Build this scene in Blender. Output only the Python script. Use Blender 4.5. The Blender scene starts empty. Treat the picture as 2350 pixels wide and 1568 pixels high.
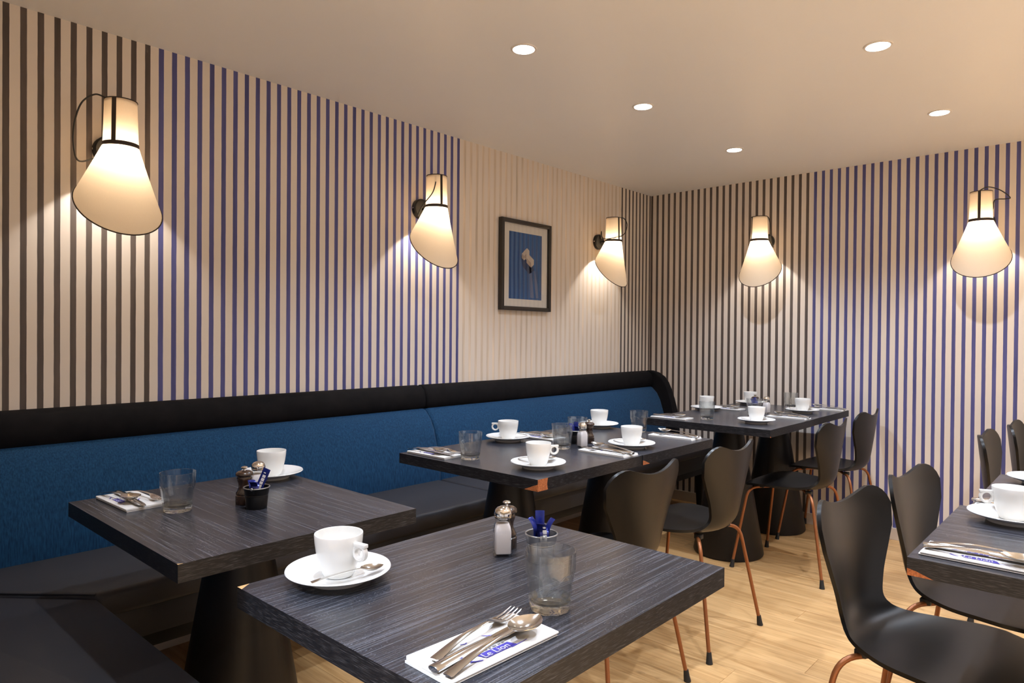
import bpy, bmesh, math, random
from mathutils import Vector, Matrix
random.seed(7)
SC = bpy.context.scene
COL = SC.collection
PI = math.pi

# ------------------------------------------------------------------ camera
cd = bpy.data.cameras.new('camera'); cam = bpy.data.objects.new('camera', cd); COL.objects.link(cam)
cd.sensor_width = 36.0; cd.lens = 23.883; cd.clip_start = 0.02
_R = Vector((0.7399089, 0.6726563, 0.0082692)); _U = Vector((-0.0123372, 0.0012782, 0.9999231)); _F = Vector((-0.6725940, 0.7399540, -0.0092444))
m = Matrix((_R, _U, -_F)).transposed().to_4x4(); m.translation = Vector((2.66291, -4.46613, 1.18314))
cam.matrix_world = m
SC.camera = cam
# ------------------------------------------------------------------ world, exposure
wd = bpy.data.worlds.new('world'); SC.world = wd; wd.use_nodes = True
wd.node_tree.nodes['Background'].inputs[0].default_value = (1.0, 0.965, 0.93, 1)
wd.node_tree.nodes['Background'].inputs[1].default_value = 0.3
SC.view_settings.view_transform = 'Standard'; SC.view_settings.look = 'None'
SC.view_settings.gamma = 1.0; SC.view_settings.use_curve_mapping = False
SC.view_settings.exposure = 0.38
SC.cycles.max_bounces = 9; SC.cycles.diffuse_bounces = 5; SC.cycles.glossy_bounces = 4
SC.cycles.transmission_bounces = 8; SC.cycles.transparent_max_bounces = 12
SC.cycles.sample_clamp_indirect = 4.0; SC.cycles.blur_glossy = 1.0
SC.cycles.caustics_reflective = False; SC.cycles.caustics_refractive = False
SPOT_W = 36.0; SPOT_C = (0.86, 0.97, 1.15)
SCONCE_W = 9.8; SCONCE_C = (1.0, 0.95, 0.89)
ROW1, ROW2, ROW3 = 1.01, 1.99, 3.0

H = 2.2314      # ceiling height
T = 0.748       # table height
P = 0.047       # wallpaper stripe pitch

# ------------------------------------------------------------------ materials
MATS = {}
def nodes_of(name):
    mt = bpy.data.materials.new(name); mt.use_nodes = True
    nt = mt.node_tree; b = nt.nodes['Principled BSDF']
    MATS[name] = mt
    return mt, nt, b
def N(nt, typ, **kw):
    n = nt.nodes.new(typ)
    for k, v in kw.items():
        if k.startswith('i_'): n.inputs[int(k[2:])].default_value = v
        else: setattr(n, k, v)
    return n
def plain(name, col, rough=0.5, metal=0.0, spec=0.5, noise=0.0, scale=60.0, coat=0.0):
    mt, nt, b = nodes_of(name)
    b.inputs['Base Color'].default_value = (*col, 1); b.inputs['Roughness'].default_value = rough
    b.inputs['Metallic'].default_value = metal; b.inputs['Specular IOR Level'].default_value = spec
    b.inputs['Coat Weight'].default_value = coat
    if noise > 0:
        tc = N(nt, 'ShaderNodeTexCoord'); nz = N(nt, 'ShaderNodeTexNoise'); nz.inputs['Scale'].default_value = scale
        nt.links.new(tc.outputs['Object'], nz.inputs['Vector'])
        mr = N(nt, 'ShaderNodeMapRange'); mr.inputs[3].default_value = 1 - noise; mr.inputs[4].default_value = 1 + noise
        nt.links.new(nz.outputs[0], mr.inputs[0])
        mx = N(nt, 'ShaderNodeMix', data_type='RGBA', blend_type='MULTIPLY'); mx.inputs[0].default_value = 1
        mx.inputs[6].default_value = (*col, 1); nt.links.new(mr.outputs[0], mx.inputs[7])
        nt.links.new(mx.outputs[2], b.inputs['Base Color'])
    return mt
def math_(nt, op, a, b=None, c=None):
    n = N(nt, 'ShaderNodeMath', operation=op)
    for i, v in enumerate((a, b, c)):
        if v is None: continue
        if isinstance(v, (int, float)): n.inputs[i].default_value = v
        else: nt.links.new(v, n.inputs[i])
    return n.outputs[0]
CREAM = (0.76, 0.685, 0.61)
BLACKS = (0.098, 0.079, 0.071); BLUES = (0.088, 0.092, 0.250); BEIGES = (0.69, 0.585, 0.47)
def wallpaper(name, axis):
    mt, nt, b = nodes_of(name)
    tc = N(nt, 'ShaderNodeTexCoord'); sp = N(nt, 'ShaderNodeSeparateXYZ'); nt.links.new(tc.outputs['Object'], sp.inputs[0])
    c0 = sp.outputs[1] if axis == 'y' else sp.outputs[0]
    nz = N(nt, 'ShaderNodeTexNoise'); nz.inputs['Scale'].default_value = 14
    mp = N(nt, 'ShaderNodeMapping'); mp.inputs['Scale'].default_value = (1, 1, 1.2); nt.links.new(tc.outputs['Object'], mp.inputs[0])
    nt.links.new(mp.outputs[0], nz.inputs['Vector'])
    wob = math_(nt, 'MULTIPLY', math_(nt, 'SUBTRACT', nz.outputs[0], 0.5), 0.0014)
    c = math_(nt, 'ADD', c0, wob)
    if axis == 'y':
        t = math_(nt, 'ADD', math_(nt, 'DIVIDE', c, P), 84.186)
        t = math_(nt, 'ADD', t, math_(nt, 'MULTIPLY', math_(nt, 'GREATER_THAN', c0, -0.405), 0.33))
        zones = [(-99, BLACKS), (-(84.186 - 9.7) * P, BLUES), (-(84.186 - 42.75) * P, BEIGES), (-0.405, BLACKS)]
    else:
        t = math_(nt, 'ADD', math_(nt, 'DIVIDE', c, P), -0.179 + 0.195 + 20)
        zones = [(-99, BLACKS), (1.157, BLUES), (2.245, BEIGES)]
    fr = math_(nt, 'FRACT', t)
    mask = math_(nt, 'MULTIPLY', math_(nt, 'MULTIPLY', fr, 45), math_(nt, 'MULTIPLY', math_(nt, 'SUBTRACT', 0.39, fr), 45))
    mk = N(nt, 'ShaderNodeClamp'); nt.links.new(mask, mk.inputs[0])
    prev = None
    for edge, colr in zones:
        if prev is None:
            prev = N(nt, 'ShaderNodeRGB'); prev.outputs[0].default_value = (*colr, 1); prev = prev.outputs[0]; continue
        g = math_(nt, 'GREATER_THAN', c0, edge)
        mx = N(nt, 'ShaderNodeMix', data_type='RGBA'); nt.links.new(g, mx.inputs[0]); nt.links.new(prev, mx.inputs[6]); mx.inputs[7].default_value = (*colr, 1)
        prev = mx.outputs[2]
    # watercolour unevenness of the printed stripes
    n2 = N(nt, 'ShaderNodeTexNoise'); n2.inputs['Scale'].default_value = 1.0; n2.inputs['Detail'].default_value = 4
    m2 = N(nt, 'ShaderNodeMapping'); m2.inputs['Scale'].default_value = (38, 38, 2.6); nt.links.new(tc.outputs['Object'], m2.inputs[0]); nt.links.new(m2.outputs[0], n2.inputs['Vector'])
    r2 = N(nt, 'ShaderNodeMapRange'); r2.inputs[1].default_value = 0.25; r2.inputs[2].default_value = 0.75; r2.inputs[3].default_value = 0.74; r2.inputs[4].default_value = 1.28
    nt.links.new(n2.outputs[0], r2.inputs[0])
    mul = N(nt, 'ShaderNodeMix', data_type='RGBA', blend_type='MULTIPLY'); mul.inputs[0].default_value = 1
    nt.links.new(prev, mul.inputs[6]); nt.links.new(r2.outputs[0], mul.inputs[7])
    fin = N(nt, 'ShaderNodeMix', data_type='RGBA'); nt.links.new(mk.outputs[0], fin.inputs[0]); fin.inputs[6].default_value = (*CREAM, 1); nt.links.new(mul.outputs[2], fin.inputs[7])
    nt.links.new(fin.outputs[2], b.inputs['Base Color']); b.inputs['Roughness'].default_value = 0.6; b.inputs['Specular IOR Level'].default_value = 0.25
    return mt
def wood_dark(name, base=(0.016, 0.0165, 0.022), pore=(0.185, 0.195, 0.235), rough=0.25):
    # black-stained oak veneer, grain along local X
    mt, nt, b = nodes_of(name)
    tc = N(nt, 'ShaderNodeTexCoord'); oi = N(nt, 'ShaderNodeObjectInfo')
    ad = N(nt, 'ShaderNodeVectorMath', operation='ADD'); nt.links.new(tc.outputs['Object'], ad.inputs[0]); nt.links.new(oi.outputs['Random'], ad.inputs[1])
    def streak(sx, sy, sz, scale, detail, lo, hi, dist=0.0):
        mp = N(nt, 'ShaderNodeMapping'); mp.inputs['Scale'].default_value = (sx, sy, sz); nt.links.new(ad.outputs[0], mp.inputs[0])
        n = N(nt, 'ShaderNodeTexNoise'); n.inputs['Scale'].default_value = scale; n.inputs['Detail'].default_value = detail; n.inputs['Distortion'].default_value = dist
        nt.links.new(mp.outputs[0], n.inputs['Vector'])
        r = N(nt, 'ShaderNodeMapRange'); r.inputs[1].default_value = lo; r.inputs[2].default_value = hi; nt.links.new(n.outputs[0], r.inputs[0])
        return r.outputs[0]
    s1 = streak(4, 340, 340, 1.0, 3.0, 0.52, 0.70, 0.7)      # long pore lines
    s2 = streak(260, 700, 700, 1.0, 1.5, 0.60, 0.74)          # short flecks
    s3 = streak(2, 26, 26, 1.0, 2.0, 0.35, 0.75, 0.4)        # broad tone
    f = math_(nt, 'ADD', math_(nt, 'MULTIPLY', s1, 0.44), math_(nt, 'MULTIPLY', s2, math_(nt, 'ADD', 0.20, math_(nt, 'MULTIPLY', s3, 0.35))))
    f = math_(nt, 'ADD', f, math_(nt, 'MULTIPLY', s3, 0.06))
    mx = N(nt, 'ShaderNodeMix', data_type='RGBA'); nt.links.new(f, mx.inputs[0]); mx.inputs[6].default_value = (*base, 1); mx.inputs[7].default_value = (*pore, 1)
    nt.links.new(mx.outputs[2], b.inputs['Base Color']); b.inputs['Roughness'].default_value = rough; b.inputs['Specular IOR Level'].default_value = 0.45
    bp = N(nt, 'ShaderNodeBump'); bp.inputs['Strength'].default_value = 0.08; bp.inputs['Distance'].default_value = 0.002; nt.links.new(s1, bp.inputs['Height']); nt.links.new(bp.outputs[0], b.inputs['Normal'])
    return mt
def wood_edge(name, base=(0.010, 0.010, 0.012), pore=(0.085, 0.085, 0.095)):
    # edge banding: fine horizontal lines round all four sides
    mt, nt, b = nodes_of(name)
    tc = N(nt, 'ShaderNodeTexCoord'); mp = N(nt, 'ShaderNodeMapping'); mp.inputs['Scale'].default_value = (42, 42, 900); nt.links.new(tc.outputs['Object'], mp.inputs[0])
    n = N(nt, 'ShaderNodeTexNoise'); n.inputs['Scale'].default_value = 1; n.inputs['Detail'].default_value = 3; n.inputs['Distortion'].default_value = 0.3; nt.links.new(mp.outputs[0], n.inputs['Vector'])
    r = N(nt, 'ShaderNodeMapRange'); r.inputs[1].default_value = 0.52; r.inputs[2].default_value = 0.78; nt.links.new(n.outputs[0], r.inputs[0])
    mx = N(nt, 'ShaderNodeMix', data_type='RGBA'); nt.links.new(r.outputs[0], mx.inputs[0]); mx.inputs[6].default_value = (*base, 1); mx.inputs[7].default_value = (*pore, 1)
    nt.links.new(mx.outputs[2], b.inputs['Base Color']); b.inputs['Roughness'].default_value = 0.42; b.inputs['Specular IOR Level'].default_value = 0.3
    return mt
def wood_floor(name):
    mt, nt, b = nodes_of(name)
    tc = N(nt, 'ShaderNodeTexCoord'); oi = N(nt, 'ShaderNodeObjectInfo')
    cmb = N(nt, 'ShaderNodeVectorMath', operation='SCALE'); cmb.inputs[0].default_value = (13, 7, 3); nt.links.new(oi.outputs['Random'], cmb.inputs['Scale'])
    ad = N(nt, 'ShaderNodeVectorMath', operation='ADD'); nt.links.new(tc.outputs['Object'], ad.inputs[0]); nt.links.new(cmb.outputs[0], ad.inputs[1])
    def nz(s, det, dist):
        mp = N(nt, 'ShaderNodeMapping'); mp.inputs['Scale'].default_value = s; nt.links.new(ad.outputs[0], mp.inputs[0])
        n = N(nt, 'ShaderNodeTexNoise'); n.inputs['Scale'].default_value = 1; n.inputs['Detail'].default_value = det; n.inputs['Distortion'].default_value = dist
        nt.links.new(mp.outputs[0], n.inputs['Vector']); return n.outputs[0]
    a = nz((1.6, 22, 22), 4, 1.6); c = nz((6, 160, 160), 3, 0.4); k = nz((3.5, 9, 9), 2, 2.5)
    rp = N(nt, 'ShaderNodeValToRGB'); e = rp.color_ramp.elements
    e[0].position = 0.30; e[0].color = (0.42, 0.225, 0.080, 1); e[1].position = 0.66; e[1].color = (0.69, 0.43, 0.195, 1)
    nt.links.new(math_(nt, 'ADD', math_(nt, 'MULTIPLY', a, 0.7), math_(nt, 'MULTIPLY', c, 0.3)), rp.inputs[0])
    kr = N(nt, 'ShaderNodeMapRange'); kr.inputs[1].default_value = 0.66; kr.inputs[2].default_value = 0.80; kr.inputs[3].default_value = 1.0; kr.inputs[4].default_value = 0.55; nt.links.new(k, kr.inputs[0])
    tone = math_(nt, 'ADD', 0.90, math_(nt, 'MULTIPLY', oi.outputs['Random'], 0.20))
    mx = N(nt, 'ShaderNodeMix', data_type='RGBA', blend_type='MULTIPLY'); mx.inputs[0].default_value = 1; nt.links.new(rp.outputs[0], mx.inputs[6]); nt.links.new(math_(nt, 'MULTIPLY', kr.outputs[0], tone), mx.inputs[7])
    nt.links.new(mx.outputs[2], b.inputs['Base Color']); b.inputs['Roughness'].default_value = 0.38; b.inputs['Specular IOR Level'].default_value = 0.4
    return mt
def fabric(name, c1, c2, rough=0.85, sx=(240, 240, 30), sheen=0.15):
    mt, nt, b = nodes_of(name)
    tc = N(nt, 'ShaderNodeTexCoord'); mp = N(nt, 'ShaderNodeMapping'); mp.inputs['Scale'].default_value = sx; nt.links.new(tc.outputs['Object'], mp.inputs[0])
    n = N(nt, 'ShaderNodeTexNoise'); n.inputs['Scale'].default_value = 1; n.inputs['Detail'].default_value = 4; nt.links.new(mp.outputs[0], n.inputs['Vector'])
    r = N(nt, 'ShaderNodeMapRange'); r.inputs[1].default_value = 0.3; r.inputs[2].default_value = 0.7; nt.links.new(n.outputs[0], r.inputs[0])
    mx = N(nt, 'ShaderNodeMix', data_type='RGBA'); nt.links.new(r.outputs[0], mx.inputs[0]); mx.inputs[6].default_value = (*c1, 1); mx.inputs[7].default_value = (*c2, 1)
    nt.links.new(mx.outputs[2], b.inputs['Base Color']); b.inputs['Roughness'].default_value = rough; b.inputs['Specular IOR Level'].default_value = 0.15
    b.inputs['Sheen Weight'].default_value = sheen
    bp = N(nt, 'ShaderNodeBump'); bp.inputs['Strength'].default_value = 0.15; bp.inputs['Distance'].default_value = 0.001; nt.links.new(n.outputs[0], bp.inputs['Height']); nt.links.new(bp.outputs[0], b.inputs['Normal'])
    return mt
def glass(name, thin=0.5, rough=0.0):
    mt, nt, b = nodes_of(name); nt.nodes.remove(b); out = nt.nodes['Material Output']
    tr = N(nt, 'ShaderNodeBsdfTransparent'); tr.inputs[0].default_value = (0.975, 0.985, 0.985, 1)
    gl = N(nt, 'ShaderNodeBsdfGlossy'); gl.inputs['Roughness'].default_value = 0.02
    lw = N(nt, 'ShaderNodeLayerWeight'); fz = math_(nt, 'MULTIPLY_ADD', math_(nt, 'POWER', lw.outputs['Facing'], 4.5), 0.75, 0.035)
    m1 = N(nt, 'ShaderNodeMixShader'); nt.links.new(fz, m1.inputs[0]); nt.links.new(tr.outputs[0], m1.inputs[1]); nt.links.new(gl.outputs[0], m1.inputs[2])
    if thin >= 1: nt.links.new(m1.outputs[0], out.inputs[0]); return mt
    g = N(nt, 'ShaderNodeBsdfGlass'); g.inputs['Roughness'].default_value = rough; g.inputs['IOR'].default_value = 1.48; g.inputs[0].default_value = (0.97, 0.99, 0.99, 1)
    m2 = N(nt, 'ShaderNodeMixShader'); m2.inputs[0].default_value = thin; nt.links.new(g.outputs[0], m2.inputs[1]); nt.links.new(m1.outputs[0], m2.inputs[2])
    nt.links.new(m2.outputs[0], out.inputs[0]); return mt
def shade_mat(name):
    mt, nt, b = nodes_of(name); nt.nodes.remove(b); out = nt.nodes['Material Output']
    tc = N(nt, 'ShaderNodeTexCoord'); n = N(nt, 'ShaderNodeTexNoise'); n.inputs['Scale'].default_value = 350; nt.links.new(tc.outputs['Object'], n.inputs['Vector'])
    rp = N(nt, 'ShaderNodeMapRange'); rp.inputs[3].default_value = 0.94; rp.inputs[4].default_value = 1.04; nt.links.new(n.outputs[0], rp.inputs[0])
    mx = N(nt, 'ShaderNodeMix', data_type='RGBA', blend_type='MULTIPLY'); mx.inputs[0].default_value = 1; mx.inputs[6].default_value = (0.80, 0.70, 0.56, 1); nt.links.new(rp.outputs[0], mx.inputs[7])
    d = N(nt, 'ShaderNodeBsdfDiffuse'); nt.links.new(mx.outputs[2], d.inputs[0])
    t = N(nt, 'ShaderNodeBsdfTranslucent'); t.inputs[0].default_value = (0.82, 0.615, 0.385, 1)
    m1 = N(nt, 'ShaderNodeMixShader'); m1.inputs[0].default_value = 0.26; nt.links.new(d.outputs[0], m1.inputs[1]); nt.links.new(t.outputs[0], m1.inputs[2]); nt.links.new(m1.outputs[0], out.inputs[0])
    return mt
def emit(name, col, s):
    mt, nt, b = nodes_of(name); b.inputs['Base Color'].default_value = (*col, 1)
    b.inputs['Emission Color'].default_value = (*col, 1); b.inputs['Emission Strength'].default_value = s
    return mt
def chipboard(name):
    mt, nt, b = nodes_of(name)
    tc = N(nt, 'ShaderNodeTexCoord'); v = N(nt, 'ShaderNodeTexVoronoi'); v.inputs['Scale'].default_value = 380; nt.links.new(tc.outputs['Object'], v.inputs['Vector'])
    rp = N(nt, 'ShaderNodeValToRGB'); e = rp.color_ramp.elements; e[0].position = 0.0; e[0].color = (0.50, 0.17, 0.055, 1); e[1].position = 1.0; e[1].color = (0.22, 0.065, 0.02, 1)
    nt.links.new(v.outputs['Color'], rp.inputs[0]); nt.links.new(rp.outputs[0], b.inputs['Base Color']); b.inputs['Roughness'].default_value = 0.9
    return mt
wallpaper('wallpaper_left', 'y'); wallpaper('wallpaper_back', 'x')
plain('cream_paint', CREAM, 0.6, spec=0.25, noise=0.03, scale=4)
plain('ceiling_paint', (0.91, 0.915, 0.925), 0.34, spec=0.30, noise=0.015, scale=2)
plain('slate_paint', (0.34, 0.345, 0.36), 0.7, spec=0.2, noise=0.05, scale=3)
plain('baseboard_paint', (0.62, 0.54, 0.46), 0.45)
wood_floor('oak_floor'); plain('subfloor', (0.20, 0.11, 0.05), 0.8)
wood_dark('black_oak'); wood_edge('black_oak_edge'); chipboard('chipboard'); plain('raw_wood', (0.70, 0.44, 0.20), 0.8, noise=0.2)
plain('black_metal', (0.009, 0.0085, 0.0085), 0.45, spec=0.3, noise=0.1)
plain('pedestal_paint', (0.010, 0.009, 0.009), 0.42, spec=0.30, noise=0.15, scale=20)
fabric('blue_weave', (0.0040, 0.026, 0.072), (0.0100, 0.060, 0.145), sheen=0.06)
fabric('black_velvet', (0.0030, 0.0030, 0.0042), (0.0065, 0.0060, 0.0072), sx=(20, 20, 20), sheen=0.0)
plain('black_leather', (0.030, 0.030, 0.035), 0.48, spec=0.4, noise=0.15, scale=200)
plain('black_lacquer', (0.0065, 0.0062, 0.0062), 0.33, spec=0.30, noise=0.2, scale=90)
plain('copper_paint', (0.30, 0.105, 0.035), 0.34, metal=0.35)
plain('black_rubber', (0.012, 0.012, 0.012), 0.6)
plain('porcelain', (0.83, 0.83, 0.81), 0.12, spec=0.5)
plain('paper_white', (0.86, 0.85, 0.83), 0.85, spec=0.1, noise=0.02, scale=120)
plain('steel', (0.80, 0.79, 0.77), 0.13, metal=1.0)
plain('zinc', (0.50, 0.52, 0.54), 0.33, metal=1.0, noise=0.1)
plain('chrome', (0.72, 0.70, 0.67), 0.10, metal=1.0)
plain('pail_black', (0.006, 0.006, 0.007), 0.30, spec=0.3, noise=0.3, scale=300)
plain('mill_wood', (0.034, 0.017, 0.010), 0.22, noise=0.4, scale=40, coat=0.4)
plain('salt_grain', (0.80, 0.76, 0.78), 0.95, noise=0.04, scale=900)
glass('tumbler_glass', 0.15); glass('thin_glass', 1.0); glass('tumbler_wall', 0.80)
plain('packet_blue', (0.022, 0.035, 0.24), 0.20, metal=0.45, noise=0.3, scale=120)
plain('print_white', (0.85, 0.85, 0.88), 0.5); plain('print_blue', (0.075, 0.060, 0.42), 0.8); plain('print_grey', (0.22, 0.22, 0.27), 0.8)
plain('frame_black', (0.020, 0.016, 0.013), 0.4, noise=0.1); plain('mat_board', (0.80, 0.74, 0.68), 0.8)
def art_mat():
    mt, nt, b = nodes_of('art_print')
    tc = N(nt, 'ShaderNodeTexCoord'); sp = N(nt, 'ShaderNodeSeparateXYZ'); nt.links.new(tc.outputs['Object'], sp.inputs[0])
    n = N(nt, 'ShaderNodeTexNoise'); n.inputs['Scale'].default_value = 6; nt.links.new(tc.outputs['Object'], n.inputs['Vector'])
    ph = math_(nt, 'ADD', math_(nt, 'DIVIDE', sp.outputs[1], 0.040), math_(nt, 'MULTIPLY', n.outputs[0], 0.5))
    s = math_(nt, 'MULTIPLY_ADD', math_(nt, 'SINE', math_(nt, 'MULTIPLY', ph, 2 * PI)), 0.5, 0.5)
    s = math_(nt, 'POWER', s, 0.6)
    mx = N(nt, 'ShaderNodeMix', data_type='RGBA'); nt.links.new(s, mx.inputs[0]); mx.inputs[6].default_value = (0.004, 0.055, 0.20, 1); mx.inputs[7].default_value = (0.030, 0.125, 0.36, 1)
    nt.links.new(mx.outputs[2], b.inputs['Base Color']); b.inputs['Roughness'].default_value = 0.6
art_mat()
plain('print_pale', (0.62, 0.52, 0.45), 0.7); plain('print_shadow', (0.012, 0.04, 0.13), 0.7); plain('print_haze', (0.13, 0.17, 0.32), 0.7); plain('print_tan', (0.42, 0.33, 0.28), 0.7)
shade_mat('shade_linen'); plain('tape_brown', (0.035, 0.022, 0.014), 0.7)
emit('bulb_glow', (1.0, 0.82, 0.60), 12.0); emit('downlight_glow', (1.0, 0.96, 0.90), 30.0); plain('trim_white', (0.80, 0.76, 0.72), 0.5)

# ------------------------------------------------------------------ mesh helpers
def sharpen(me, ang=38):
    bm = bmesh.new(); bm.from_mesh(me)
    for f in bm.faces: f.smooth = True
    a = math.radians(ang)
    for e in bm.edges:
        if len(e.link_faces) == 2:
            if e.calc_face_angle(0) > a: e.smooth = False
        else: e.smooth = False
    bm.to_mesh(me); bm.free()
def mesh(name, verts, faces, mats, fm=None, smooth=True, fix=True):
    me = bpy.data.meshes.new(name); me.from_pydata([tuple(v) for v in verts], [], faces)
    if isinstance(mats, str): mats = [mats]
    for k in mats: me.materials.append(MATS[k])
    if fm: me.polygons.foreach_set('material_index', fm)
    if fix:
        bm = bmesh.new(); bm.from_mesh(me); bmesh.ops.recalc_face_normals(bm, faces=bm.faces); bm.to_mesh(me); bm.free()
    if smooth: sharpen(me)
    return me
def ob(name, me, parent=None, loc=(0, 0, 0), rot=(0, 0, 0)):
    o = bpy.data.objects.new(name, me); COL.objects.link(o); o.location = loc; o.rotation_euler = rot
    if parent: o.parent = parent
    return o
LABELS = {}
def tag(o, label, cat, group=None):
    o['label'] = label; o['category'] = cat
    if group: o['group'] = group
    LABELS.setdefault(label, []).append(o.name)
    return o
def thing(name, label, cat, loc=(0, 0, 0), rz=0.0, group=None):
    o = bpy.data.objects.new(name, None); COL.objects.link(o); o.empty_display_size = 0.05
    o.location = loc; o.rotation_euler = (0, 0, rz)
    return tag(o, label, cat, group)
def struct(name, me, parent=None):
    o = ob(name, me, parent)
    if parent is None: o['kind'] = 'structure'
    return o
class MB:
    def __init__(s): s.v = []; s.f = []; s.m = []
    def add(s, v, f, mi=0):
        k = len(s.v); s.v += [tuple(x) for x in v]; s.f += [tuple(i + k for i in q) for q in f]; s.m += [mi] * len(f); return s
    def box(s, a, b, mi=0):
        x0, y0, z0 = a; x1, y1, z1 = b
        return s.add([(x0, y0, z0), (x1, y0, z0), (x1, y1, z0), (x0, y1, z0), (x0, y0, z1), (x1, y0, z1), (x1, y1, z1), (x0, y1, z1)],
                     [(0, 3, 2, 1), (4, 5, 6, 7), (0, 1, 5, 4), (1, 2, 6, 5), (2, 3, 7, 6), (3, 0, 4, 7)], mi)
    def tube(s, pts, r, n=10, mi=0, cap=True):
        pts = [Vector(p) for p in pts]; L = len(pts); rs = r if isinstance(r, (list, tuple)) else [r] * L
        v = []; up = None
        for i, p in enumerate(pts):
            d = (pts[min(i + 1, L - 1)] - pts[max(i - 1, 0)]).normalized()
            if up is None:
                up = Vector((0, 0, 1)) if abs(d.z) < 0.9 else Vector((1, 0, 0))
            a = (up - d * up.dot(d)).normalized(); up = a; b2 = d.cross(a)
            v += [p + (a * math.cos(2 * PI * k / n) + b2 * math.sin(2 * PI * k / n)) * rs[i] for k in range(n)]
        f = [(i * n + k, i * n + (k + 1) % n, (i + 1) * n + (k + 1) % n, (i + 1) * n + k) for i in range(L - 1) for k in range(n)]
        if cap: f += [tuple(range(n))[::-1], tuple((L - 1) * n + k for k in range(n))]
        return s.add(v, f, mi)
    def lathe(s, prof, n=40, mi=0, c=(0, 0), z=0.0):
        v = []; rows = []
        for r, h in prof:
            if r < 1e-6: rows.append([len(v)]); v.append((c[0], c[1], z + h))
            else:
                rows.append([len(v) + k for k in range(n)])
                v += [(c[0] + r * math.cos(2 * PI * k / n), c[1] + r * math.sin(2 * PI * k / n), z + h) for k in range(n)]
        f = []
        for A, B in zip(rows, rows[1:]):
            if len(A) == 1 and len(B) == 1: continue
            for k in range(n):
                k2 = (k + 1) % n
                if len(A) == 1: f.append((A[0], B[k], B[k2]))
                elif len(B) == 1: f.append((A[k], A[k2], B[0]))
                else: f.append((A[k], A[k2], B[k2], B[k]))
        return s.add(v, f, mi)
    def prism(s, poly, axis, a, b, mi=0):
        n = len(poly)
        def pt(u, w, t): return {'y': (u, t, w), 'x': (t, u, w), 'z': (u, w, t)}[axis]
        v = [pt(u, w, a) for u, w in poly] + [pt(u, w, b) for u, w in poly]
        return s.add(v, [tuple(range(n))[::-1], tuple(range(n, 2 * n))] + [(k, (k + 1) % n, n + (k + 1) % n, n + k) for k in range(n)], mi)
    def me(s, name, mats, smooth=True, bevel=0.0, seg=2):
        me = mesh(name, s.v, s.f, mats, s.m, smooth=False)
        if bevel > 0:
            bm = bmesh.new(); bm.from_mesh(me)
            es = [e for e in bm.edges if len(e.link_faces) == 2 and e.calc_face_angle(0) > 0.6]
            bmesh.ops.bevel(bm, geom=es, offset=bevel, segments=seg, affect='EDGES', profile=0.5, clamp_overlap=True)
            bm.to_mesh(me); bm.free()
        if smooth: sharpen(me)
        return me
def smooth_path(pts, k=6):
    pts = [Vector(p) for p in pts]; q = [pts[0]] + pts + [pts[-1]]; out = []
    for i in range(1, len(q) - 2):
        a, b, c, d = q[i - 1:i + 3]
        for j in range(k):
            t = j / k
            out.append(0.5 * ((2 * b) + (c - a) * t + (2 * a - 5 * b + 4 * c - d) * t * t + (3 * b - a - 3 * c + d) * t ** 3))
    out.append(pts[-1]); return out
def fillet(pts, r, k=5):
    pts = [Vector(p) for p in pts]; out = [pts[0]]
    for a, b, c in zip(pts, pts[1:], pts[2:]):
        d1 = (a - b); d2 = (c - b); t = min(r, d1.length * .48, d2.length * .48)
        p, q2 = b + d1.normalized() * t, b + d2.normalized() * t
        for j in range(k + 1):
            u = j / k; out.append((1 - u) ** 2 * p + 2 * u * (1 - u) * b + u * u * q2)
    out.append(pts[-1]); return out
def dup(root, label, group=None, loc=None, rz=None):
    r = root.copy(); COL.objects.link(r)
    for ch in list(root.children):
        c = ch.copy(); COL.objects.link(c); c.parent = r
        for g in ch.children:
            d = g.copy(); COL.objects.link(d); d.parent = c
    if loc is not None: r.location = loc
    if rz is not None: r.rotation_euler = (0, 0, rz)
    return tag(r, label, root['category'], group or root.get('group'))
_protos = {}
def place(key, maker, label, loc, rz, group):
    """first call builds the thing, later calls copy it with its parts"""
    if key not in _protos:
        o = maker(label, group); _protos[key] = o; o.location = loc; o.rotation_euler = (0, 0, rz); return o
    return dup(_protos[key], label, group, loc, rz)

# ------------------------------------------------------------------ the room
XR, YF = 4.7, -5.6
struct('wall_left', MB().box((-0.12, YF, 0), (0, 0.0, H)).me('wall_left', 'wallpaper_left', False))
struct('wall_back', MB().box((-0.12, 0, 0), (XR, 0.12, H)).me('wall_back', 'wallpaper_back', False))
struct('wall_right', MB().box((XR, YF, 0), (XR + 0.12, 0.12, H)).me('wall_right', 'slate_paint', False))
struct('wall_front', MB().box((-0.12, YF - 0.12, 0), (XR + 0.12, YF, H)).me('wall_front', 'slate_paint', False))
struct('wall_near', MB().box((0, -4.58, 0), (1.74, -4.462, H)).me('wall_near', 'cream_paint', False))
struct('ceiling', MB().box((-0.12, YF - 0.12, H), (XR + 0.12, 0.12, H + 0.15)).me('ceiling', 'ceiling_paint', False))
floor = struct('floor', MB().box((-0.12, YF - 0.12, -0.08), (XR + 0.12, 0.12, -0.009)).me('floor', 'subfloor', False))
PW, PL = 0.143, 1.22
plank_me = {}
def plank_mesh(L, W):
    k = (round(L, 3), round(W, 3))
    if k not in plank_me:
        plank_me[k] = MB().box((0, 0, -0.009), (L - 0.0008, W - 0.0008, 0)).me('plank', 'oak_floor', False, bevel=0.0007, seg=1)
    return plank_me[k]
row = 0; y = -0.0
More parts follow.
